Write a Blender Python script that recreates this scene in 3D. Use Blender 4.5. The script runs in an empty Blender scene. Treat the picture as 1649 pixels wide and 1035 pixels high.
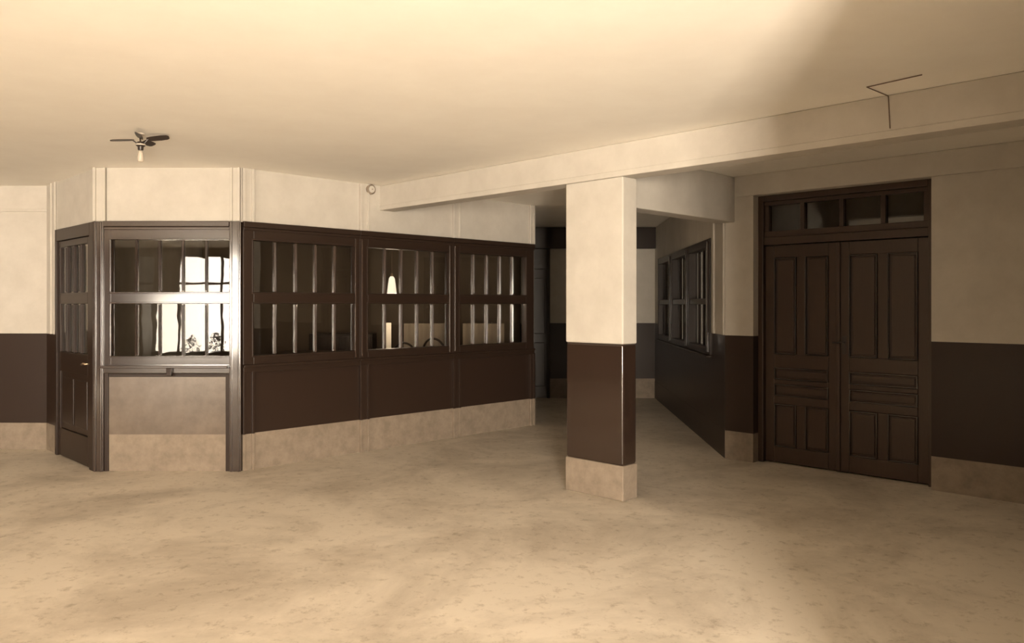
import bpy, bmesh, math, random
from mathutils import Vector, Matrix
random.seed(4)
S = bpy.context.scene
C = S.collection

# ------------------------------------------------------------ camera
# eye 1.6 m up, level, principal point at pixel (815, 490), focal length 1270 px of 1649
cam = bpy.data.cameras.new('camera')
cam_o = bpy.data.objects.new('camera', cam); C.objects.link(cam_o)
cam_o.location = (0, 0, 1.6); cam_o.rotation_euler = (math.radians(90), 0, 0)
cam.sensor_width = 36; cam.lens = 36 * 1270 / 1649
cam.shift_x = (824.5 - 815) / 1649; cam.shift_y = (490 - 517.5) / 1649
cam.clip_start = 0.05; cam.clip_end = 100
S.camera = cam_o

# ------------------------------------------------------------ world, light, exposure
vs = S.view_settings
vs.view_transform = 'Standard'; vs.look = 'None'; vs.gamma = 1; vs.use_curve_mapping = False
vs.exposure = 0.24
w = bpy.data.worlds.new('world'); S.world = w; w.use_nodes = True
w.node_tree.nodes['Background'].inputs[0].default_value = (1.0, 0.83, 0.64, 1)
w.node_tree.nodes['Background'].inputs[1].default_value = 0.25
DAY = (1.0, 0.87, 0.71)

def day_area(name, x0, x1, z0, z1, y, power, spread=180):
    l = bpy.data.lights.new(name, 'AREA'); l.shape = 'RECTANGLE'
    l.size = x1 - x0; l.size_y = z1 - z0; l.energy = power; l.color = DAY
    l.spread = math.radians(spread)
    o = bpy.data.objects.new(name, l); C.objects.link(o)
    o.location = ((x0 + x1) / 2, y, (z0 + z1) / 2); o.rotation_euler = (math.radians(90), 0, 0)
    return o
sun = bpy.data.lights.new('sun', 'SUN'); sun.energy = 30; sun.color = (1, .88, .73); sun.angle = math.radians(1)
sun_o = bpy.data.objects.new('sun', sun); C.objects.link(sun_o); sun_o.location = (0, -8, 8)
sun_o.rotation_euler = Vector((-.06, -.87, .50)).to_track_quat('Z', 'Y').to_euler()   # added low sun, its floor patches inside the windows bounce light to the ceiling
BACK_Y = -3.0
WINS = [(-8.6, -5.6, 0.45, 2.75), (-2.1, -1.2, 0.4, 2.6), (0.2, 1.12, 0.2, 2.35)]
for i, (x0, x1, z0, z1) in enumerate(WINS):
    day_area('daylight', x0, x1, z0, z1, BACK_Y - (1.2, .35, .35)[i], (135, 40, 1560)[i], (64, 180, 180)[i])

# ------------------------------------------------------------ materials
def mat(name, col, rough=0.5, spec=0.5, coat=0.0, noise=None, bump=0.0, scale=6.0, col2=None, stretch=None, metallic=0.0, coat_rough=0.05):
    m = bpy.data.materials.new(name); m.use_nodes = True
    nt = m.node_tree; b = nt.nodes['Principled BSDF']
    b.inputs['Base Color'].default_value = (*col, 1)
    b.inputs['Roughness'].default_value = rough
    b.inputs['Specular IOR Level'].default_value = spec
    b.inputs['Coat Weight'].default_value = coat
    b.inputs['Coat Roughness'].default_value = coat_rough
    b.inputs['Metallic'].default_value = metallic
    if col2 or bump:
        tc = nt.nodes.new('ShaderNodeTexCoord'); mp = nt.nodes.new('ShaderNodeMapping')
        if stretch: mp.inputs['Scale'].default_value = stretch
        nt.links.new(tc.outputs['Object'], mp.inputs[0])
        n = nt.nodes.new('ShaderNodeTexNoise'); n.inputs['Scale'].default_value = scale
        n.inputs['Detail'].default_value = 8; n.inputs['Roughness'].default_value = 0.65
        nt.links.new(mp.outputs[0], n.inputs['Vector'])
        if col2:
            r = nt.nodes.new('ShaderNodeValToRGB')
            r.color_ramp.elements[0].position = 0.35; r.color_ramp.elements[1].position = 0.65
            r.color_ramp.elements[0].color = (*col2, 1); r.color_ramp.elements[1].color = (*col, 1)
            nt.links.new(n.outputs[0], r.inputs[0]); nt.links.new(r.outputs[0], b.inputs['Base Color'])
        if bump:
            bp = nt.nodes.new('ShaderNodeBump'); bp.inputs['Strength'].default_value = bump; bp.inputs['Distance'].default_value = 0.01
            nt.links.new(n.outputs[0], bp.inputs['Height']); nt.links.new(bp.outputs[0], b.inputs['Normal'])
    return m

M = {}
M['plaster'] = mat('cream_plaster', (.56, .518, .455), .75, .25, col2=(.495, .455, .396), scale=3.5, bump=.08)
M['ceiling'] = mat('ceiling_plaster', (.91, .865, .785), .85, .2, col2=(.87, .82, .74), scale=1.6, bump=.05)
M['paint'] = mat('dark_gloss_paint', (.029, .017, .012), .38, .28, coat=.04, bump=.04, scale=9, coat_rough=.12)
M['polished'] = mat('polished_wood', (.034, .020, .014), .2, .4, coat=1, col2=(.028, .016, .011), scale=14, stretch=(6, 6, .5), coat_rough=.1)
M['polished'].node_tree.nodes['Principled BSDF'].inputs['Coat IOR'].default_value = 1.7
M['sheenpanel'] = mat('gloss_panel_painted_sheen', (.15, .11, .078), .3, .5, coat=.5, col2=(.10, .072, .05), scale=5, coat_rough=.2)  # lighter tan stands in for the bright reflection on a dark gloss panel
M['barwood'] = mat('varnished_bar_wood', (.045, .027, .019), .22, .5, coat=.5, coat_rough=.1)
M['columnpaint'] = mat('glossy_column_paint', (.029, .017, .012), .17, .5, coat=.6, coat_rough=.06)
M['wood'] = mat('varnished_wood', (.027, .016, .011), .4, .28, coat=.03, col2=(.026, .015, .010), scale=14, stretch=(6, 6, .5), coat_rough=.08)
M['doorwood'] = mat('door_wood', (.056, .034, .023), .38, .35, coat=.12, col2=(.050, .030, .020), scale=9, stretch=(5, 5, .45), coat_rough=.2)
M['bounce_cut_brown'] = mat('bounce_cutting_brown', (.13, .10, .076), .8, .2)  # dark tone chosen to cut bounced light and dim the booth interior
M['plinth'] = mat('cement_plinth', (.29, .232, .176), .7, .3, col2=(.215, .17, .127), scale=9, bump=.2)
M['fanmetal'] = mat('dark_metal', (.035, .025, .02), .35, .5)
M['greymetal'] = mat('painted_metal', (.55, .48, .39), .5, .4)
M['brass'] = mat('tarnished_brass', (.55, .42, .28), .3, .5, metallic=.9)
M['opal'] = mat('opal_glass', (.86, .80, .70), .25, .5)
M['paper'] = mat('white_reflection', (.85, .79, .69), .8, .2)
M['leaf'] = mat('dark_leaves', (.05, .04, .025), .7, .2)
M['cloth'] = mat('pale_curtain', (.36, .30, .24), .9, .1, col2=(.28, .23, .18), scale=5, stretch=(4, 4, .3))
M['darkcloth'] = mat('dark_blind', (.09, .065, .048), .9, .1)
M['cable'] = mat('cable', (.16, .11, .08), .6, .3)

# floor: worn pale cement screed with scuffs
def floor_mat():
    m = bpy.data.materials.new('worn_cement_floor'); m.use_nodes = True
    nt = m.node_tree; b = nt.nodes['Principled BSDF']
    tc = nt.nodes.new('ShaderNodeTexCoord')
    def noise(scale, detail, rough, dist=0):
        n = nt.nodes.new('ShaderNodeTexNoise'); n.inputs['Scale'].default_value = scale
        n.inputs['Detail'].default_value = detail; n.inputs['Roughness'].default_value = rough
        n.inputs['Distortion'].default_value = dist
        nt.links.new(tc.outputs['Object'], n.inputs['Vector']); return n
    n1 = noise(.9, 9, .68, .4); n2 = noise(14, 10, .75, .2)
    r1 = nt.nodes.new('ShaderNodeValToRGB')
    e = r1.color_ramp.elements
    e[0].position = .30; e[0].color = (.43, .37, .295, 1); e[1].position = .58; e[1].color = (.72, .645, .54, 1)
    r2 = nt.nodes.new('ShaderNodeValToRGB'); e = r2.color_ramp.elements
    e[0].position = .34; e[0].color = (.62, .58, .53, 1); e[1].position = .46; e[1].color = (1, 1, 1, 1)
    mx = nt.nodes.new('ShaderNodeMixRGB'); mx.blend_type = 'MULTIPLY'; mx.inputs[0].default_value = .75
    nt.links.new(n1.outputs[0], r1.inputs[0]); nt.links.new(n2.outputs[0], r2.inputs[0])
    nt.links.new(r1.outputs[0], mx.inputs[1]); nt.links.new(r2.outputs[0], mx.inputs[2])
    nt.links.new(mx.outputs[0], b.inputs['Base Color'])
    b.inputs['Roughness'].default_value = .55; b.inputs['Specular IOR Level'].default_value = .35
    bp = nt.nodes.new('ShaderNodeBump'); bp.inputs['Strength'].default_value = .15; bp.inputs['Distance'].default_value = .01
    nt.links.new(n2.outputs[0], bp.inputs['Height']); nt.links.new(bp.outputs[0], b.inputs['Normal'])
    return m
M['floor'] = floor_mat()

def glass_mat(name, ior, tint, rough=.01):
    m = bpy.data.materials.new(name); m.use_nodes = True
    nt = m.node_tree; nt.nodes.clear()
    out = nt.nodes.new('ShaderNodeOutputMaterial'); mix = nt.nodes.new('ShaderNodeMixShader')
    fr = nt.nodes.new('ShaderNodeFresnel')
    # same reflectance on both faces of the thin pane
    ge = nt.nodes.new('ShaderNodeNewGeometry'); mi = nt.nodes.new('ShaderNodeMapRange')
    mi.inputs['To Min'].default_value = ior; mi.inputs['To Max'].default_value = 1 / ior
    nt.links.new(ge.outputs['Backfacing'], mi.inputs['Value']); nt.links.new(mi.outputs[0], fr.inputs[0])
    t = nt.nodes.new('ShaderNodeBsdfTransparent'); t.inputs[0].default_value = (*tint, 1)
    g = nt.nodes.new('ShaderNodeBsdfGlossy'); g.inputs['Roughness'].default_value = rough
    tc = nt.nodes.new('ShaderNodeTexCoord'); n = nt.nodes.new('ShaderNodeTexNoise'); n.inputs['Scale'].default_value = 2.2
    bp = nt.nodes.new('ShaderNodeBump'); bp.inputs['Strength'].default_value = .05; bp.inputs['Distance'].default_value = .02
    nt.links.new(tc.outputs['Object'], n.inputs['Vector']); nt.links.new(n.outputs[0], bp.inputs['Height'])
    nt.links.new(bp.outputs[0], g.inputs['Normal'])
    nt.links.new(fr.outputs[0], mix.inputs[0]); nt.links.new(t.outputs[0], mix.inputs[1]); nt.links.new(g.outputs[0], mix.inputs[2])
    nt.links.new(mix.outputs[0], out.inputs[0])
    return m
M['glass'] = glass_mat('window_glass', 1.5, (.86, .84, .80))

# ------------------------------------------------------------ helpers
R2 = math.sqrt(.5)
class Frame:
    """plan frame: u along a wall, d outward from its face (towards the hall), z up"""
    def __init__(s, o, u, n):
        s.o = Vector((o[0], o[1], 0)); s.u = Vector((u[0], u[1], 0)).normalized(); s.n = Vector((n[0], n[1], 0)).normalized()
    def p(s, u, d, z): return s.o + s.u * u + s.n * d + Vector((0, 0, z))
W0 = Frame((0, 0), (1, 0), (0, 1))

def box(bm, f, u0, u1, d0, d1, z0, z1):
    v = [bm.verts.new(f.p(u, d, z)) for z in (z0, z1) for (u, d) in ((u0, d0), (u1, d0), (u1, d1), (u0, d1))]
    fs = [(0, 1, 2, 3), (7, 6, 5, 4), (0, 4, 5, 1), (1, 5, 6, 2), (2, 6, 7, 3), (3, 7, 4, 0)]
    for q in fs: bm.faces.new([v[i] for i in q])

def lathe(bm, c, prof, seg=24):
    rings = []
    for r, z in prof:
        rings.append([bm.verts.new((c[0] + r * math.cos(2 * math.pi * k / seg), c[1] + r * math.sin(2 * math.pi * k / seg), c[2] + z)) for k in range(seg)])
    for a, b in zip(rings, rings[1:]):
        for k in range(seg): bm.faces.new((a[k], a[(k + 1) % seg], b[(k + 1) % seg], b[k]))
    bm.faces.new(rings[0]); bm.faces.new(rings[-1])

def tube(bm, pts, r, seg=10):
    pts = [Vector(p) for p in pts]; rings = []
    for i, p in enumerate(pts):
        t = (pts[min(i + 1, len(pts) - 1)] - pts[max(i - 1, 0)]).normalized()
        a = t.cross(Vector((0, 0, 1)))
        if a.length < .1: a = t.cross(Vector((1, 0, 0)))
        a.normalize(); b = t.cross(a).normalized()
        rr = r[i] if isinstance(r, (list, tuple)) else r
        rings.append([bm.verts.new(p + a * rr * math.cos(2 * math.pi * k / seg) + b * rr * math.sin(2 * math.pi * k / seg)) for k in range(seg)])
    for a, b in zip(rings, rings[1:]):
        for k in range(seg): bm.faces.new((a[k], a[(k + 1) % seg], b[(k + 1) % seg], b[k]))
    bm.faces.new(rings[0]); bm.faces.new(rings[-1])

def obj(name, bm, m, parent=None, bevel=0, seg=2, smooth=False):
    bmesh.ops.recalc_face_normals(bm, faces=bm.faces[:])
    me = bpy.data.meshes.new(name)
    c = sum((v.co for v in bm.verts), Vector()) / len(bm.verts)
    c.z = min(v.co.z for v in bm.verts)
    if parent is not None: c = Vector(parent.matrix_world.translation) if False else c
    for v in bm.verts: v.co -= c
    bm.to_mesh(me); bm.free()
    if smooth:
        for p in me.polygons: p.use_smooth = True
    me.materials.append(M[m] if isinstance(m, str) else m)
    o = bpy.data.objects.new(name, me); C.objects.link(o)
    wp = ORG.get(parent.name, Vector()) if parent is not None else Vector()
    o.location = c - wp
    ORG[o.name] = c
    if parent is not None: o.parent = parent
    if bevel:
        b = o.modifiers.new('bevel', 'BEVEL'); b.width = bevel; b.segments = seg; b.limit_method = 'ANGLE'; b.harden_normals = False
    return o
ORG = {}
def boxes(name, f, lst, m, parent=None, bevel=0, **k):
    bm = bmesh.new()
    for b in lst: box(bm, f, *b)
    return obj(name, bm, m, parent, bevel, **k)
def thing(name, loc, label=None, cat=None, group=None, kind=None):
    o = bpy.data.objects.new(name, None); C.objects.link(o); o.location = loc; o.empty_display_size = .1
    ORG[o.name] = Vector(loc)
    return tag(o, label, cat, group, kind)
def tag(o, label=None, cat=None, group=None, kind=None):
    if label: o['label'] = label
    if cat: o['category'] = cat
    if group: o['group'] = group
    if kind: o['kind'] = kind
    return o
def struct(o, label=None, cat=None):
    o['kind'] = 'structure'
    return tag(o, label, cat)

# ------------------------------------------------------------ plan
ZC = 2.912                       # ceiling
ZW = 2.394                       # top of the booth's woodwork
ZS = 1.015                       # its sill
ZD = 1.28                        # top of the dark dado elsewhere
A = (-3.94, 7.58); B = (-2.55, 7.58)
FF = Frame(A, (1, 0), (0, -1));            LF = 1.39      # booth, front chamfer
FL = Frame(B, (1, 1), (1, -1));            LL = 4.13      # booth, long side
FD = Frame(A, (-1, 1), (-1, -1));          LD = 1.21      # booth, door side
PC = (2.277, 8.20)
FR = Frame(PC, (1, -1), (-1, -1))                          # wall with the double door
FW = Frame(PC, (.051, 1), (-1, .051)); LW = 5.30          # wall with the office windows
FB = Frame((0, 13.5), (1, 0), (0, -1))                     # far wall
FX = Frame((0, 8.72), (1, 0), (0, -1))                     # wall left of the booth

# floor and ceiling
struct(boxes('floor', W0, [(-9.4, 9.0, -3.2, 13.7, -.12, 0)], 'floor'), 'pale worn cement floor with scuffs and stains', 'floor')
struct(boxes('ceiling', W0, [(-9.4, 9.0, -3.2, 13.7, ZC, ZC + .12)], 'ceiling'), 'flat pale plaster ceiling', 'ceiling')

# booth walls: plaster frieze, gloss dado, cement plinth
def booth_wall(name, f, L, label, u0=0):
    w_ = struct(boxes(name, f, [(u0, L, -.12, 0, ZW - .02, ZC)], 'plaster'), label, 'wall')
    boxes('dado', f, [(u0, L, -.12, 0, .35, ZS)], 'paint', w_)
    boxes('baseboard', f, [(u0, L, -.12, .004, 0, .352)], 'plinth', w_)
    return w_
booth_front = booth_wall('wall_booth_front', FF, LF, 'narrow chamfered front of the corner booth, plaster above and gloss panel below')
boxes('panel', FF, [(.12, LF - .14, -.01, .006, .352, .91)], 'sheenpanel', booth_front)
booth_wall('wall_booth_side', FL, LL, 'long receding side of the booth with pale plinth and dark dado')
w_ = struct(boxes('wall_booth_left', FD, [(0, LD, -.12, 0, ZW - .02, ZC), (LD, 1.61, -.12, 0, ZD, ZC)], 'plaster'),
            'short left side of the booth above its door', 'wall')
boxes('dado', FD, [(LD, 1.61, -.12, 0, .29, ZD)], 'paint', w_)
boxes('baseboard', FD, [(LD, 1.61, -.12, .004, 0, .292)], 'plinth', w_)
w_ = struct(boxes('wall_booth_end', Frame((.37, 10.5), (0, 1), (1, 0)), [(0, 3.0, -.12, 0, ZD, ZC)], 'plaster'), 'end wall of the booth running back to the far wall', 'wall')
boxes('dado', Frame((.37, 10.5), (0, 1), (1, 0)), [(0, 3.0, -.12, 0, 0, ZD)], 'paint', w_)

# pilaster strips over joints (plaster above, cement below, dark between)
tn = [0]
def strip(f, u, wd, label, zones, d=.032):
    tn[0] += 1
    root = struct(thing('trim_%d' % tn[0], f.p(u, 0, 0)), label, 'trim')
    for (z0, z1, m) in zones:
        bm = bmesh.new()
        box(bm, f, u - wd / 2, u + wd / 2, -.01, d * .5, z0, z1)
        box(bm, f, u - wd / 2, u - wd / 2 + .028, 0, d, z0, z1)
        box(bm, f, u + wd / 2 - .028, u + wd / 2, 0, d, z0, z1)
        obj('pilaster_strip', bm, m, root, .004)
    return root
full = [(ZW + .005, ZC, 'plaster'), (.35, ZS - .06, 'paint'), (0, .35, 'plinth')]
strip(FF, .04, .12, 'plaster corner strip at the left end of the booth front', [(ZW + .005, ZC, 'plaster')])
strip(FF, LF - .05, .10, 'plaster strip on the right end of the booth front', [(ZW + .005, ZC, 'plaster')])
strip(FL, .07, .12, 'plaster and cement strip where the long booth side begins', full)
for i, u in enumerate((1.415, 2.75)):
    strip(FL, u, .12, ('jointing strip between the first and second bays of the booth side', 'jointing strip between the second and third bays of the booth side')[i], full)
strip(FL, LL - .05, .09, 'corner strip at the far end of the booth side', full)
strip(FD, LD + .10, .16, 'plaster strip beside the booth door at the far left', [(ZD, ZC, 'plaster')])

# corner posts of the booth in wood
def post(f, u0, u1, z0, z1, label, d=.035):
    tn[0] += 1
    struct(boxes('trim_%d' % tn[0], f, [(u0, u1, -.06, d, z0, z1), (u0 + .012, u0 + .03, d - .01, d + .012, z0, z1), (u1 - .03, u1 - .012, d - .01, d + .012, z0, z1)], 'polished', None, .005), label, 'trim')
post(FF, -.012, .085, 0, ZW, 'dark wooden corner post at the left of the booth front')
post(FF, LF - .10, LF + .012, .0, ZW, 'dark wooden corner post at the right of the booth front')

# ---- glazed screens
def screen(f, u0, u1, edges, label, group=None, name='glazed_screen', ledge=.05, zs=ZS, zt=ZW, rows=((1.105, 1.606), (1.72, 2.22)), kindof='glazed screen', wood='wood'):
    root = thing(name, f.p((u0 + u1) / 2, 0, zs), label, kindof, group)
    e0, e1 = edges[0], edges[-1]
    fr = boxes('frame', f, [(u0, e0 - .011, -.06, .022, zs, zt), (e1 + .011, u1, -.06, .022, zs, zt),
                       (e0 - .011, e1 + .011, -.06, .022, zs, rows[0][0]), (e0 - .011, e1 + .011, -.06, .022, rows[0][1], rows[1][0]),
                       (e0 - .011, e1 + .011, -.06, .022, rows[1][1], zt)], wood, root, .006)
    boxes('cornice', f, [(u0, u1, 0, .045, zt - .05, zt + .004), (u0, u1, 0, .032, zt - .08, zt - .05)], wood, root, .006)
    boxes('sill', f, [(u0, u1, -.05, ledge, zs - .022, zs + .004), (u0, u1, 0, .03, zs - .075, zs - .022)], wood, root, .005)
    # mouldings around each row of panes
    for (z0, z1) in rows:
        boxes('moulding', f, [(e0 - .028, e1 + .028, .018, .03, z1 + .002, z1 + .018), (e0 - .028, e1 + .028, .018, .03, z0 - .018, z0 - .002),
                              (e0 - .028, e0 - .012, .018, .03, z0, z1), (e1 + .012, e1 + .028, .018, .03, z0, z1)], wood, root, .004)
    for (z0, z1) in rows:
        for e in edges[1:-1]:
            bm = bmesh.new()
            box(bm, f, e - .011, e + .011, -.03, .012, z0 + .002, z1 - .002)
            box(bm, f, e - .005, e + .005, .010, .022, z0 + .012, z1 - .012)
            obj('glazing_bar', bm, 'barwood' if wood == 'wood' else wood, root, .005, 3)
        for a, b in zip(edges, edges[1:]):
            pn = boxes('glass_pane', f, [(a + .0, b - .0, -.012, -.009, z0, z1)], 'glass', root)
    return root
fe = [.165 + .2235 * k for k in range(6)]
scr = screen(FF, .085, LF - .10, fe, 'wood framed screen of ten panes reflecting bright windows on the booth front', ledge=.10, wood='polished')
boxes('bracket', FF, [(.70, .75, .03, .07, ZS - .10, ZS - .022)], 'wood', scr, .006)
for k in range(3):
    s0 = 1.336 * k
    scr2 = screen(FL, s0 + .012, s0 + 1.336 + (.010 if k < 2 else .10), [s0 + .131 + .2284 * j for j in range(6)],
           ['dark glazed wooden screen of the booth side nearest the bright booth front', 'middle dark glazed screen of the booth side, a white lamp behind it',
            'dark glazed wooden screen at the far end of the booth side'][k], 'glazed screens of the booth')
    if k < 2: boxes('post_bead', FL, [(s0 + 1.336 + q - .009, s0 + 1.336 + q + .009, .018, .036, ZS + .02, ZW - .09) for q in (-.042, .042)], 'barwood', scr2, .006, seg=3)
# front: moulding round the lower gloss panel
tn[0] += 1
struct(boxes('trim_%d' % tn[0], FF, [(.085, .125, 0, .02, .0, ZS - .06), (LF - .14, LF - .10, 0, .02, .0, ZS - .06), (.125, LF - .14, 0, .016, .905, .935)], 'wood', None, .004),
       'wooden moulding framing the plain lower panel of the booth front', 'trim')

# ---- booth door on the left side
dr = struct(thing('door_1', FD.p(LD / 2, 0, 0)), 'dark wooden booth door with narrow glazed panes at the far left', 'door')
boxes('door_frame', FD, [(.0, .11, -.07, .03, 0, ZW), (LD - .06, LD, -.07, .03, 0, ZW), (.11, LD - .06, -.07, .03, 2.27, ZW)], 'wood', dr, .005)
ed = [.21 + .233 * k for k in range(5)]; ed = [e - .0 for e in ed]
e0, e1 = .21, 1.08
ed = [e0 + (e1 - e0) / 4 * k for k in range(5)]
boxes('door_leaf', FD, [(.115, e0, -.04, .012, .01, 2.265), (e1, LD - .065, -.04, .012, .01, 2.265), (e0, e1, -.04, .012, .01, .30),
                        (e0, e1, -.04, .012, .90, 1.105), (e0, e1, -.04, .012, 1.606, 1.72), (e0, e1, -.04, .012, 2.2, 2.265), (e0, e1, -.035, -.005, .30, .90)], 'wood', dr, .005)
for (z0, z1) in ((1.105, 1.606), (1.72, 2.20)):
    for e in ed[1:-1]: boxes('glazing_bar', FD, [(e - .011, e + .011, -.03, .012, z0, z1), (e - .006, e + .006, .010, .024, z0 + .012, z1 - .012)], 'wood', dr, .005)
    for a, b in zip(ed, ed[1:]): boxes('glass_pane', FD, [(a, b, -.012, -.009, z0, z1)], 'glass', dr)
boxes('panel', FD, [(.26, .60, -.01, .006, .36, .84), (.68, 1.03, -.01, .006, .36, .84)], 'wood', dr, .012)
bm = bmesh.new(); c = FD.p(.16, .045, 1.02); tube(bm, [FD.p(.16, 0, 1.02), FD.p(.16, .05, 1.02), FD.p(.22, .05, 1.02), FD.p(.27, .05, 1.01)], .009)
obj('handle', bm, 'brass', dr, smooth=True)

# ---- wall left of the booth
w_ = struct(boxes('wall_left_far', FX, [(-9.4, -5.07, -.15, 0, ZD, ZC)], 'plaster'), 'cream wall with dark dado left of the booth', 'wall')
boxes('dado', FX, [(-9.4, -5.07, -.15, .0, .29, ZD)], 'paint', w_)
boxes('baseboard', FX, [(-9.4, -5.07, -.15, .004, 0, .292)], 'plinth', w_)
struct(boxes('trim_20', FX, [(-9.4, -5.07, -.01, .018, 2.625, 2.65)], 'plaster', None, .004), 'thin picture rail on the wall left of the booth', 'trim')

# ---- far wall
w_ = struct(boxes('wall_far', FB, [(-5.3, 3.0, -.15, 0, ZD, ZC)], 'plaster'), 'cream far wall with dark dado behind the column', 'wall')
boxes('dado', FB, [(-5.3, 3.0, -.15, 0, .33, ZD)], 'paint', w_)
boxes('baseboard', FB, [(-5.3, 3.0, -.15, .004, 0, .332)], 'plinth', w_)
struct(boxes('trim_21', FB, [(.37, 2.6, 0, .12, 2.55, ZC - .002)], 'wood', None, .01), 'dark wooden beam across the top of the far wall', 'trim')
dr = struct(thing('door_2', FB.p(.55, 0, 0)), 'narrow dark wooden door on the far wall beside the booth end', 'door')
boxes('door_frame', FB, [(.38, .43, 0, .05, 0, 2.55), (.70, .75, 0, .05, 0, 2.55), (.43, .70, 0, .05, 2.2, 2.55)], 'wood', dr, .005)
boxes('door_leaf', FB, [(.43, .70, 0, .03, .01, 2.2)], 'wood', dr, .004)
boxes('panel', FB, [(.47, .66, .02, .04, .2, .95), (.47, .66, .02, .04, 1.1, 2.05)], 'wood', dr, .01)

# ---- wall with office windows
w_ = struct(boxes('wall_right_far', FW, [(0, LW, -.22, 0, 2.345, ZC), (0.0, .646, -.22, 0, ZD, 2.345), (4.75, LW, -.22, 0, ZD, 2.345)], 'plaster'),
            'cream wall above and around the dark office windows', 'wall')
boxes('dado', FW, [(0, .646, -.22, 0, .29, ZD), (4.75, LW, -.22, 0, .29, ZD), (.646, 4.75, -.22, 0, .29, 1.03)], 'paint', w_)
boxes('baseboard', FW, [(0.0, LW, -.22, .004, 0, .292)], 'paint', w_)
struct(boxes('trim_22', FW, [(.02, .10, 0, .02, ZD, 2.9), (.50, .60, 0, .02, ZD, 2.9)], 'plaster', None, .004), 'plaster strips between pier and office windows', 'trim')
wn = [0]
for k in range(3):
    wn[0] += 1
    u0 = .646 + 1.368 * k; u1 = u0 + 1.368
    root = struct(thing('window_%d' % wn[0], FW.p((u0 + u1) / 2, 0, 1.03)),
                  ['dark wooden office window nearest the pier', 'middle dark wooden office window', 'dark wooden office window nearest the far wall'][k], 'window')
    boxes('frame', FW, [(u0, u0 + .09, -.08, .03, 1.03, 2.345), (u1 - .09, u1, -.08, .03, 1.03, 2.345), (u0 + .09, u1 - .09, -.08, .03, 1.03, 1.11),
                        (u0 + .09, u1 - .09, -.08, .03, 2.25, 2.345), (u0 + .09, u1 - .09, -.06, .02, 1.60, 1.67)], 'wood', root, .008, seg=3)
    boxes('sill', FW, [(u0, u1, 0, .07, 1.0, 1.03)], 'wood', root, .008)
    n = 4; wd = (u1 - u0 - .18) / n
    for (z0, z1) in ((1.11, 1.60), (1.67, 2.25)):
        for j in range(1, n): boxes('glazing_bar', FW, [(u0 + .09 + wd * j - .012, u0 + .09 + wd * j + .012, -.065, -.03, z0, z1)], 'wood', root, .006, seg=3)
        for j in range(n): boxes('glass_pane', FW, [(u0 + .09 + wd * j, u0 + .09 + wd * (j + 1), -.055, -.052, z0, z1)], 'glass', root)
    boxes('post_bead', FW, [(u0 + .012, u0 + .042, .028, .060, 1.06, 2.31), (u0 + .055, u0 + .07, .028, .046, 1.06, 2.31)], 'columnpaint', root, .008, seg=3)
    bm = bmesh.new()
    box(bm, FW, u0 + .015, u0 + .075, .03, .055, 1.60, 1.655); box(bm, FW, u0 + .02, u0 + .07, .03, .05, 1.54, 1.585)
    obj('latch', bm, 'greymetal', root, .006)
# office behind these windows (dark room)
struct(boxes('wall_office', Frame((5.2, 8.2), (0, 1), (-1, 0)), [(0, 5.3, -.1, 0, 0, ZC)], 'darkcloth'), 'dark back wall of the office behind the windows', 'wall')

# ---- right wall with the double door
UO0, UO1, ZO = .315, 1.97, 2.70
w_ = struct(boxes('wall_right', FR, [(0, UO0, -.28, 0, ZD, ZC - .001), (UO0, UO1, -.28, 0, ZO, ZC - .001), (UO1, 9.0, -.28, 0, ZD, ZC - .001)], 'plaster'),
            'cream right wall with dark dado around the double door', 'wall')
boxes('dado', FR, [(0, UO0, -.28, 0, .29, ZD), (UO1, 9.0, -.28, 0, .29, ZD)], 'paint', w_)
boxes('baseboard', FR, [(0, UO0, -.28, .004, 0, .292), (UO1, 9.0, -.28, .004, 0, .292)], 'plinth', w_)
tag(boxes('lintel_beam', FR, [(.13, 9.0, 0, .03, ZO, ZC - .001)], 'plaster', None, .006), 'shallow plaster lintel running over the double door', 'beam')

dr = struct(thing('door_3', FR.p((UO0 + UO1) / 2, -.14, 0)), 'large dark wooden double door with transom set in the right wall', 'door')
d0 = -.19
boxes('door_frame', FR, [(UO0, UO0 + .055, -.25, -.10, 0, ZO), (UO1 - .055, UO1, -.25, -.10, 0, ZO), (UO0 + .055, UO1 - .055, -.25, -.10, ZO - .06, ZO),
                         (UO0 + .055, UO1 - .055, -.25, -.11, 2.20, 2.28)], 'doorwood', dr, .006)
tr = boxes('transom', FR, [(UO0 + .055, UO1 - .055, -.20, -.13, 2.28, 2.34), (UO0 + .055, UO1 - .055, -.20, -.13, 2.60, 2.64)] +
      [(x - .022, x + .022, -.20, -.13, 2.34, 2.60) for x in (UO0 + .08, UO0 + .45, UO0 + .83, UO0 + 1.21, UO1 - .08)], 'doorwood', dr, .005)
xs = (UO0 + .08, UO0 + .45, UO0 + .83, UO0 + 1.21, UO1 - .08)
for a, b in zip(xs, xs[1:]): boxes('transom_pane', FR, [(a, b, -.17, -.167, 2.34, 2.60)], 'glass', tr)
mid = (UO0 + UO1) / 2 - .03
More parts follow.
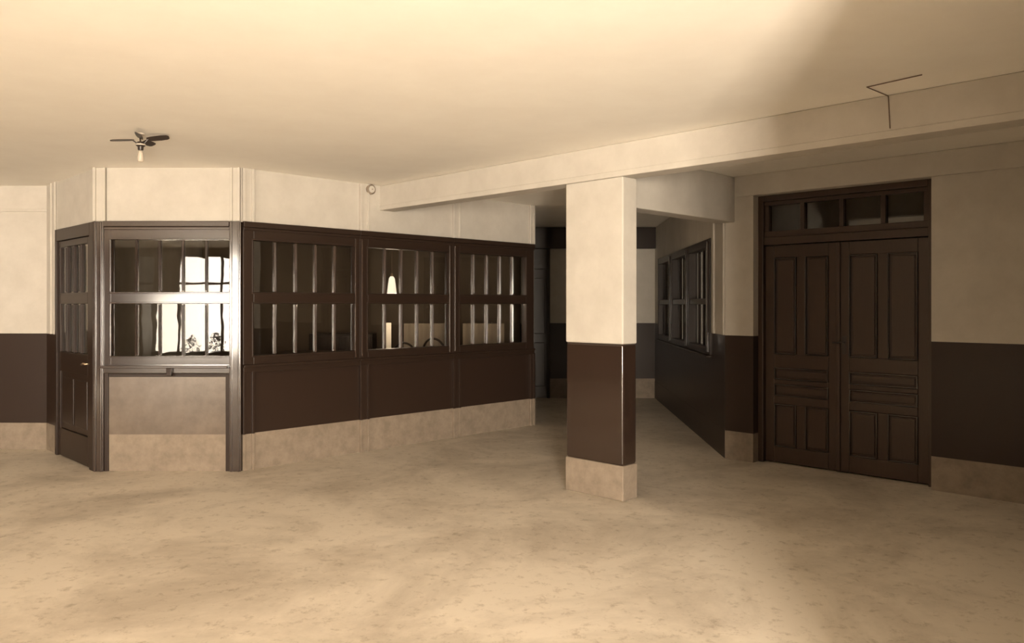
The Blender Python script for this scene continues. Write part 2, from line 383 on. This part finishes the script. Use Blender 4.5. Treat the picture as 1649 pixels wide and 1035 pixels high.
for side, (l0, l1) in enumerate(((UO0 + .058, mid), (mid + .006, UO1 - .058))):
    lf = boxes('door_leaf', FR, [(l0, l1, -.21, -.165, .012, 2.195)], 'doorwood', dr, .003)
    st = .095; mm = (l0 + l1) / 2
    zr = [(.012, .17), (.60, .68), (.80, .845), (.965, 1.10), (2.07, 2.195)]
    boxes('stile_and_rail', FR, [(l0, l0 + st, -.17, -.145, .012, 2.195), (l1 - st, l1, -.17, -.145, .012, 2.195)] +
          [(l0 + st, l1 - st, -.17, -.145, a, b) for a, b in zr] +
          [(mm - .045, mm + .045, -.17, -.145, 1.10, 2.07), (mm - .045, mm + .045, -.17, -.145, .17, .60)], 'doorwood', lf, .007, seg=3)
    for (a, b, z0, z1) in [(l0 + st, mm - .045, 1.10, 2.07), (mm + .045, l1 - st, 1.10, 2.07), (l0 + st, mm - .045, .17, .60), (mm + .045, l1 - st, .17, .60),
                           (l0 + st, l1 - st, .68, .80), (l0 + st, l1 - st, .845, .965)]:
        bm = bmesh.new()
        box(bm, FR, a + .028, b - .028, -.166, -.150, z0 + .028, z1 - .028)
        # moulding bead round the panel
        bd = bmesh.new()
        for q in ((a, a + .012, z0, z1), (b - .012, b, z0, z1), (a + .012, b - .012, z0, z0 + .012), (a + .012, b - .012, z1 - .012, z1)):
            box(bd, FR, q[0], q[1], -.168, -.136, q[2], q[3])
        pn_ = obj('panel', bm, 'doorwood', lf, .005, 3)
        obj('moulding', bd, 'columnpaint', lf, .005, 3)
    if side == 1:
        bm = bmesh.new(); tube(bm, [FR.p(l0 + .05, -.145, 1.24), FR.p(l0 + .05, -.10, 1.24), FR.p(l0 + .02, -.095, 1.24), FR.p(l0 - .045, -.095, 1.235)], [.011, .010, .010, .008])
        box(bm, FR, l0 + .03, l0 + .07, -.147, -.14, 1.13, 1.30)
        tag(obj('handle', bm, 'fanmetal', lf, .001), 'dark lever handle')
boxes('astragal', FR, [(mid - .02, mid + .022, -.15, -.125, .012, 2.195)], 'doorwood', dr, .008, seg=3)
# room beyond the door / transom
struct(boxes('wall_passage', FR, [(UO0 - .3, UO1 + .3, -1.6, -1.5, 0, ZC), (UO0 - .3, UO0 - .2, -1.5, -.28, 0, ZC), (UO1 + .2, UO1 + .3, -1.5, -.28, 0, ZC)], 'plaster'), 'plain wall of the passage behind the double door', 'wall')

# ---- main beam, column and cross beam
FM = Frame((.946, 6.39), (1, -1), (-1, -1))       # beam and column front face; u=0 at column's near corner, d outward
tag(boxes('ceiling_beam', FM, [(-3.32, 9.9, -.195, 0, 2.64, ZC - .001), (-3.32, 9.9, -.012, .006, 2.64, 2.69)], 'plaster', None, .006),
    'long pale plaster beam crossing the ceiling over the column', 'beam')
FC = Frame((1.149, 6.92), (1, 1), (1, -1))
tag(boxes('cross_beam', FC, [(-.38, 1.73, -.20, 0, 2.446, ZC - .001)], 'plaster', None, .008),
    'short deep plaster beam from the column back to the right wall', 'beam')
col = thing('column', FM.p(-.305, -.1, 0), 'rectangular column, cream above and glossy dark brown below, in the middle of hall', 'column')
boxes('shaft', FM, [(-.61, 0, -.195, 0, 1.275, 2.64)], 'plaster', col, .012, seg=3)
dd = boxes('dado', FM, [(-.608, -.002, -.193, -.002, .285, 1.276)], 'columnpaint', col, .022, seg=6, smooth=True); dd.modifiers[0].harden_normals = True
boxes('plinth', FM, [(-.612, .002, -.197, .002, 0, .287)], 'plinth', col, .008)

# ---- enclosing walls behind and beside the camera, coloured dark to cut bounced light
def holed(x0, x1, holes):
    L = [(h[0], h[1], -.25, 0, 0, h[2]) for h in holes] + [(h[0], h[1], -.25, 0, h[3], ZC) for h in holes]
    xs = [x0] + [v for h in holes for v in h[:2]] + [x1]
    for a, b in zip(xs[::2], xs[1::2]): L.append((a, b, -.25, 0, 0, ZC))
    return L
FBk = Frame((0, BACK_Y), (1, 0), (0, 1))
struct(boxes('wall_back', FBk, holed(-9.4, 9.0, WINS), 'bounce_cut_brown'), 'window wall behind the viewer', 'wall')
for i, (x0, x1, z0, z1) in enumerate(WINS):
    wn[0] += 1
    root = struct(thing('window_%d' % wn[0], (0.5 * (x0 + x1), BACK_Y, z0)), 'tall bright daylight window behind the viewer', 'window')
    n = 3; wd = (x1 - x0) / n
    boxes('window_frame', FBk, [(x0, x0 + .05, -.16, -.1, z0, z1), (x1 - .05, x1, -.16, -.1, z0, z1), (x0, x1, -.16, -.1, z0, z0 + .06), (x0, x1, -.16, -.1, z1 - .06, z1),
                                (x0, x1, -.155, -.105, 2.05, 2.10)] + [(x0 + wd * k - .025, x0 + wd * k + .025, -.155, -.105, z0, z1) for k in range(1, n)], 'wood', root)
struct(boxes('wall_left', Frame((-9.2, 0), (0, 1), (1, 0)), [(-3.2, 8.9, -.2, 0, 0, ZC)], 'bounce_cut_brown'), 'left side wall', 'wall')
struct(boxes('wall_right_near', Frame((8.6, 0), (0, 1), (-1, 0)), [(-3.2, 2.2, -.2, 0, 0, ZC)], 'paint'), 'right side wall near the viewer', 'wall')
struct(boxes('wall_light_blocker', Frame((1.19, 0), (0, 1), (-1, 0)), [(-3.0, 1.75, -.15, 0, 0, ZC)], 'bounce_cut_brown'), 'unseen wall added right of the viewer to block window light', 'wall')  # unseen, added to keep window light off the right side
struct(boxes('wall_booth_rear', W0, [(-5.15, .24, 13.36, 13.46, 0, ZC)], 'bounce_cut_brown'), 'brown rear wall inside the booth', 'wall')
struct(boxes('wall_booth_back', Frame((-5.2, 8.8), (0, 1), (1, 0)), [(0, 4.8, -.1, 0, 0, ZC)], 'plaster'), 'inner left wall of the booth', 'wall')

# ------------------------------------------------------------ things in the booth
def at(x, y, Y): return Vector(((x - 815) / 1270 * Y, Y, 1.6 + (490 - y) / 1270 * Y))
# pendant lamp
c = at(631, 473, 10.3)
lamp = thing('pendant_lamp', c, 'white bell shaped hanging lamp seen through the middle booth screen', 'lamp')
bm = bmesh.new(); lathe(bm, (c.x, c.y, c.z), [(.062, 0), (.060, .03), (.050, .12), (.038, .20), (.022, .225), (.012, .23)]); obj('lamp_shade', bm, 'opal', lamp, smooth=True)
bm = bmesh.new(); lathe(bm, (c.x, c.y, c.z + .225), [(.016, 0), (.018, .03), (.008, .045)]); obj('lamp_holder', bm, 'brass', lamp, smooth=True)
bm = bmesh.new(); tube(bm, [(c.x, c.y, c.z + .265), (c.x, c.y, ZC)], .004); obj('cord', bm, 'cable', lamp)
sh = M['opal'].node_tree.nodes['Principled BSDF']
sh.inputs['Emission Color'].default_value = (1, .88, .72, 1); sh.inputs['Emission Strength'].default_value = 1.2
l = bpy.data.lights.new('lamp_light', 'POINT'); l.energy = 16; l.color = (1, .84, .66); l.shadow_soft_size = .06
lo = bpy.data.objects.new('lamp_light', l); C.objects.link(lo); lo.location = (0, 0, -.1); lo.parent = lamp
# desk
dz = .95
dk = thing('counter_desk', (-1.6, 10.9, 0), 'long dark writing desk behind the booth screens', 'desk')
boxes('desk_top', W0, [(-3.1, -.25, 10.55, 11.2, dz - .04, dz)], 'doorwood', dk, .006)
boxes('desk_body', W0, [(-3.0, -.35, 10.62, 11.14, .08, dz - .04)], 'doorwood', dk, .004)
boxes('plinth', W0, [(-2.96, -.39, 10.66, 11.1, 0, .08)], 'paint', dk)
# white strip on the desk, standing in for a bright reflection in the glass
c = at(626, 552, 10.7)
tag(boxes('reflection_strip', W0, [(c.x - .034, c.x + .034, 10.69, 10.71, dz, dz + .40), (c.x - .034, c.x + .034, 10.66, 10.74, dz, dz + .012)], 'paper', None, .002), 'narrow upright white strip below the hanging lamp, standing in for a reflection', 'card')
# pale low screens on the desk
for i, (x0, x1, lab) in enumerate(((650, 722, 'pale panel behind the middle booth screen'), (745, 812, 'pale panel behind the farthest booth screen'))):
    a = at(x0, 0, 11.6); b = at(x1, 0, 11.6)
    pn = boxes('low_partition', W0, [(a.x, b.x, 11.6, 11.63, .0, 1.32 - .0)], 'cloth', None, .004)
    tag(pn, lab, 'partition', 'pale low panels inside the booth')
# dark cupboard silhouette
cb = thing('cupboard', (-2.45, 12.0, 0), 'dark low cupboard seen through the nearest booth side screen', 'cupboard')
boxes('body', W0, [(-2.95, -2.0, 11.8, 12.2, .05, 1.16)], 'wood', cb, .005)
boxes('door', W0, [(-2.92, -2.49, 11.78, 11.8, .1, 1.12)], 'wood', cb, .003); boxes('door', W0, [(-2.46, -2.03, 11.78, 11.8, .1, 1.12)], 'wood', cb, .003)
boxes('base', W0, [(-2.9, -2.05, 11.83, 12.15, 0, .05)], 'paint', cb)
# bentwood chairs
def chair(x, y, rz, label, top=1.12):
    root = thing('bentwood_chair', (x, y, 0), label, 'chair', 'bentwood chairs in the booth'); root.rotation_euler.z = 0
    cs, sn = math.cos(rz), math.sin(rz)
    P = lambda a, b, z: (x + a * cs - b * sn, y + a * sn + b * cs, z)
    zs_ = top - .42
    bm = bmesh.new(); lathe(bm, (x, y, zs_ - .03), [(.19, 0), (.205, .012), (.205, .025), (.19, .032)], 28); obj('seat', bm, 'wood', root, smooth=False)
    for (a, b) in ((.14, -.13), (-.14, -.13)):
        bm = bmesh.new(); tube(bm, [P(a, b, zs_ - .02), P(a * 1.3, b * 1.3, 0)], [.016, .011]); obj('leg', bm, 'wood', root, smooth=True)
    for (a, b) in ((.15, .14), (-.15, .14)):
        bm = bmesh.new(); tube(bm, [P(a, b, zs_), P(a * 1.2, b * 1.5, 0)], [.016, .011]); obj('leg', bm, 'wood', root, smooth=True)
    bm = bmesh.new()
    pts = [P(.17 * math.cos(t) , .16 + .06 * math.sin(t), zs_ + .42 * math.sin(t) ** .6 if math.sin(t) > 0 else zs_) for t in [math.pi * k / 16 for k in range(17)]]
    tube(bm, pts, .014); obj('backrest', bm, 'wood', root, smooth=True)
    bm = bmesh.new()
    pts = [P(.10 * math.cos(t), .165 + .045 * math.sin(t), zs_ + .31 * max(math.sin(t), 0) ** .6) for t in [math.pi * k / 16 for k in range(17)]]
    tube(bm, pts, .011); obj('back_hoop', bm, 'wood', root, smooth=True)
p1 = at(655, 0, 10.1); p2 = at(690, 0, 10.1)
chair(p1.x, 10.05, math.pi, 'bentwood chair with a round back, nearer the white lamp', 1.12)
chair(p2.x + .12, 10.15, math.pi - .2, 'bentwood chair with a round back, right of the other chair', 1.17)

# ------------------------------------------------------------ ceiling fan
c = at(226.5, 236, 6.05)
fan = thing('ceiling_fan', (c.x, c.y, ZC), 'small dark ceiling fan with a glass lamp under its hub, upper left', 'ceiling fan')
bm = bmesh.new(); tube(bm, [(c.x, c.y, c.z + .03), (c.x, c.y, ZC)], .006); lathe(bm, (c.x, c.y, ZC - .012), [(.028, 0), (.03, .011)]); obj('rod', bm, 'greymetal', fan)
bm = bmesh.new(); lathe(bm, (c.x, c.y, c.z - .03), [(.012, 0), (.020, .004), (.022, .028), (.034, .036), (.034, .052), (.024, .066), (.010, .07)]); obj('motor_hub', bm, 'fanmetal', fan, smooth=False)
bm = bmesh.new(); lathe(bm, (c.x, c.y, c.z + .009), [(.0345, 0), (.0355, .003), (.0355, .007), (.0345, .01)]); obj('hub_ring', bm, 'greymetal', fan)
bm = bmesh.new(); lathe(bm, (c.x, c.y, c.z - .118), [(.012, 0), (.022, .006), (.024, .03), (.019, .065), (.013, .088)]); obj('lamp_shade', bm, 'greymetal', fan, smooth=True)
for ang, tone in ((6, 0), (88, 0), (205, 0), (290, 0)):
    a = math.radians(ang); dx, dy = math.cos(a), math.sin(a); px, py = -dy, dx
    bm = bmesh.new(); ph = math.radians(24)
    vs_ = []
    for r, hw in ((.045, .018), (.075, .026), (.15, .030), (.195, .026), (.21, .014)):
        for s in (-1, 1):
            for t in (0, .003):
                vs_.append(bm.verts.new((c.x + dx * r + px * hw * s * math.cos(ph), c.y + dy * r + py * hw * s * math.cos(ph), c.z + .050 + r * dx * .12 - s * hw * math.sin(ph) + t)))
    for k in range(4):
        o = k * 4
        for q in ((0, 2, 6, 4), (1, 5, 7, 3), (0, 4, 5, 1), (2, 3, 7, 6)): bm.faces.new([vs_[o + i] for i in q])
    bm.faces.new([vs_[i] for i in (0, 1, 3, 2)]); bm.faces.new([vs_[16 + i] for i in (0, 2, 3, 1)])
    tube(bm, [(c.x + dx * .02, c.y + dy * .02, c.z + .02), (c.x + dx * .055, c.y + dy * .055, c.z + .050 + dx * .0066)], .005)
    obj('blade', bm, 'fanmetal', fan)

# ------------------------------------------------------------ round junction box, cable
u = 1.49; p = FL.p(u, .02, 2.855)
jb = thing('junction_box', FL.p(u, 0, 2.855), 'small round pale junction box high on the booth side by the ceiling', 'junction box')
def disc(f, u, z, prof, seg=28):
    bm = bmesh.new(); rings = []
    for r, d in prof:
        rings.append([bm.verts.new(f.p(u + r * math.cos(2 * math.pi * k / seg), d, z + r * math.sin(2 * math.pi * k / seg))) for k in range(seg)])
    for a, b in zip(rings, rings[1:]):
        for k in range(seg): bm.faces.new((a[k], a[(k + 1) % seg], b[(k + 1) % seg], b[k]))
    bm.faces.new(rings[0]); bm.faces.new(rings[-1]); return bm
obj('base', disc(FL, u, 2.855, [(.055, 0.0), (.055, .040), (.046, .048), (.044, .042)]), 'plinth', jb)
obj('cover', disc(FL, u, 2.855, [(.038, .038), (.038, .052), (.03, .056)]), 'plaster', jb)
boxes('screw', FL, [(u - .006, u + .006, .054, .060, 2.849, 2.861)], 'plinth', jb, .002)
bm = bmesh.new()
uu = 2.05
tube(bm, [FM.p(uu + .01, .004, 2.70), FM.p(uu, .004, ZC - .008), FM.p(uu - .02, .30, ZC - .006), FM.p(uu + .30, .34, ZC - .006)], .0035, 8)
tag(obj('electric_cable', bm, 'cable'), 'thin dark cable running up the beam and onto the ceiling', 'cable')

# ------------------------------------------------------------ around the windows behind the viewer (seen mirrored in the booth panes)
bm = bmesh.new(); n = 40
top = [(-8.04 + .60 * k / n, -2.80 + .035 * math.sin(k * 1.3)) for k in range(n + 1)]
fr_ = [[bm.verts.new((x, y + dy, z)) for x, y in top] for dy in (0, .006) for z in (1.82, 2.80)]
for a, b in ((0, 1), (2, 3), (0, 2), (1, 3)):
    for k in range(n): bm.faces.new((fr_[a][k], fr_[a][k + 1], fr_[b][k + 1], fr_[b][k]))
tag(obj('curtain', bm, 'cloth'), 'short pale curtain at the window mirrored in the upper booth panes', 'curtain')
cb = thing('cupboard', (-8.6, -2.5, 0), 'dark box added behind the viewer to block the window from the mirrored lower panes', 'cupboard')  # added so the lower left panes mirror no bright window
boxes('body', W0, [(-9.15, -8.06, -2.75, -2.3, .06, 1.84)], 'wood', cb, .006)
boxes('door', W0, [(-9.12, -8.62, -2.3, -2.28, .1, 1.80)], 'wood', cb, .004); boxes('door', W0, [(-8.59, -8.09, -2.3, -2.28, .1, 1.80)], 'wood', cb, .004)
boxes('base', W0, [(-9.1, -8.1, -2.7, -2.35, 0, .06)], 'paint', cb)
struct(boxes('ground', W0, [(-9.4, 9.0, -8.0, -3.2, -.12, -.02)], 'plinth'), 'ground outside the windows', 'ground')
for k, (x, hgt) in enumerate(((-7.55, .78), (-6.95, .88), (-6.25, .98))):
    rnd = random.Random(k); sh_ = thing('shrub', (x, -3.75, -.02), ('low dark shrub outside the left part of the window', 'dark shrub outside the middle of the window', 'taller dark shrub outside the right part of the window')[k], 'shrub', 'shrubs outside the window')
    bm = bmesh.new()
    for q in range(260):
        a = rnd.uniform(0, 2 * math.pi); t = rnd.random(); r = .30 * math.sin(math.pi * (.15 + .8 * t)) * rnd.uniform(.3, 1)
        c_ = Vector((x + r * math.cos(a), -3.75 + .6 * r * math.sin(a), .12 + (hgt - .12) * t + rnd.uniform(-.05, .05)))
        m_ = Matrix.Rotation(rnd.uniform(0, 6.28), 4, 'Z') @ Matrix.Rotation(rnd.uniform(-1, 1), 4, 'X')
        vv = [bm.verts.new(c_ + (m_ @ Vector(p_)) * .045) for p_ in ((0, -1, 0), (.5, 0, .15), (0, 1, 0), (-.5, 0, .15))]
        bm.faces.new(vv)
    obj('foliage', bm, 'leaf', sh_)
    bm = bmesh.new(); tube(bm, [(x, -3.75, -.02), (x + .01, -3.75, hgt * .8)], [.014, .005]); obj('stem', bm, 'wood', sh_)
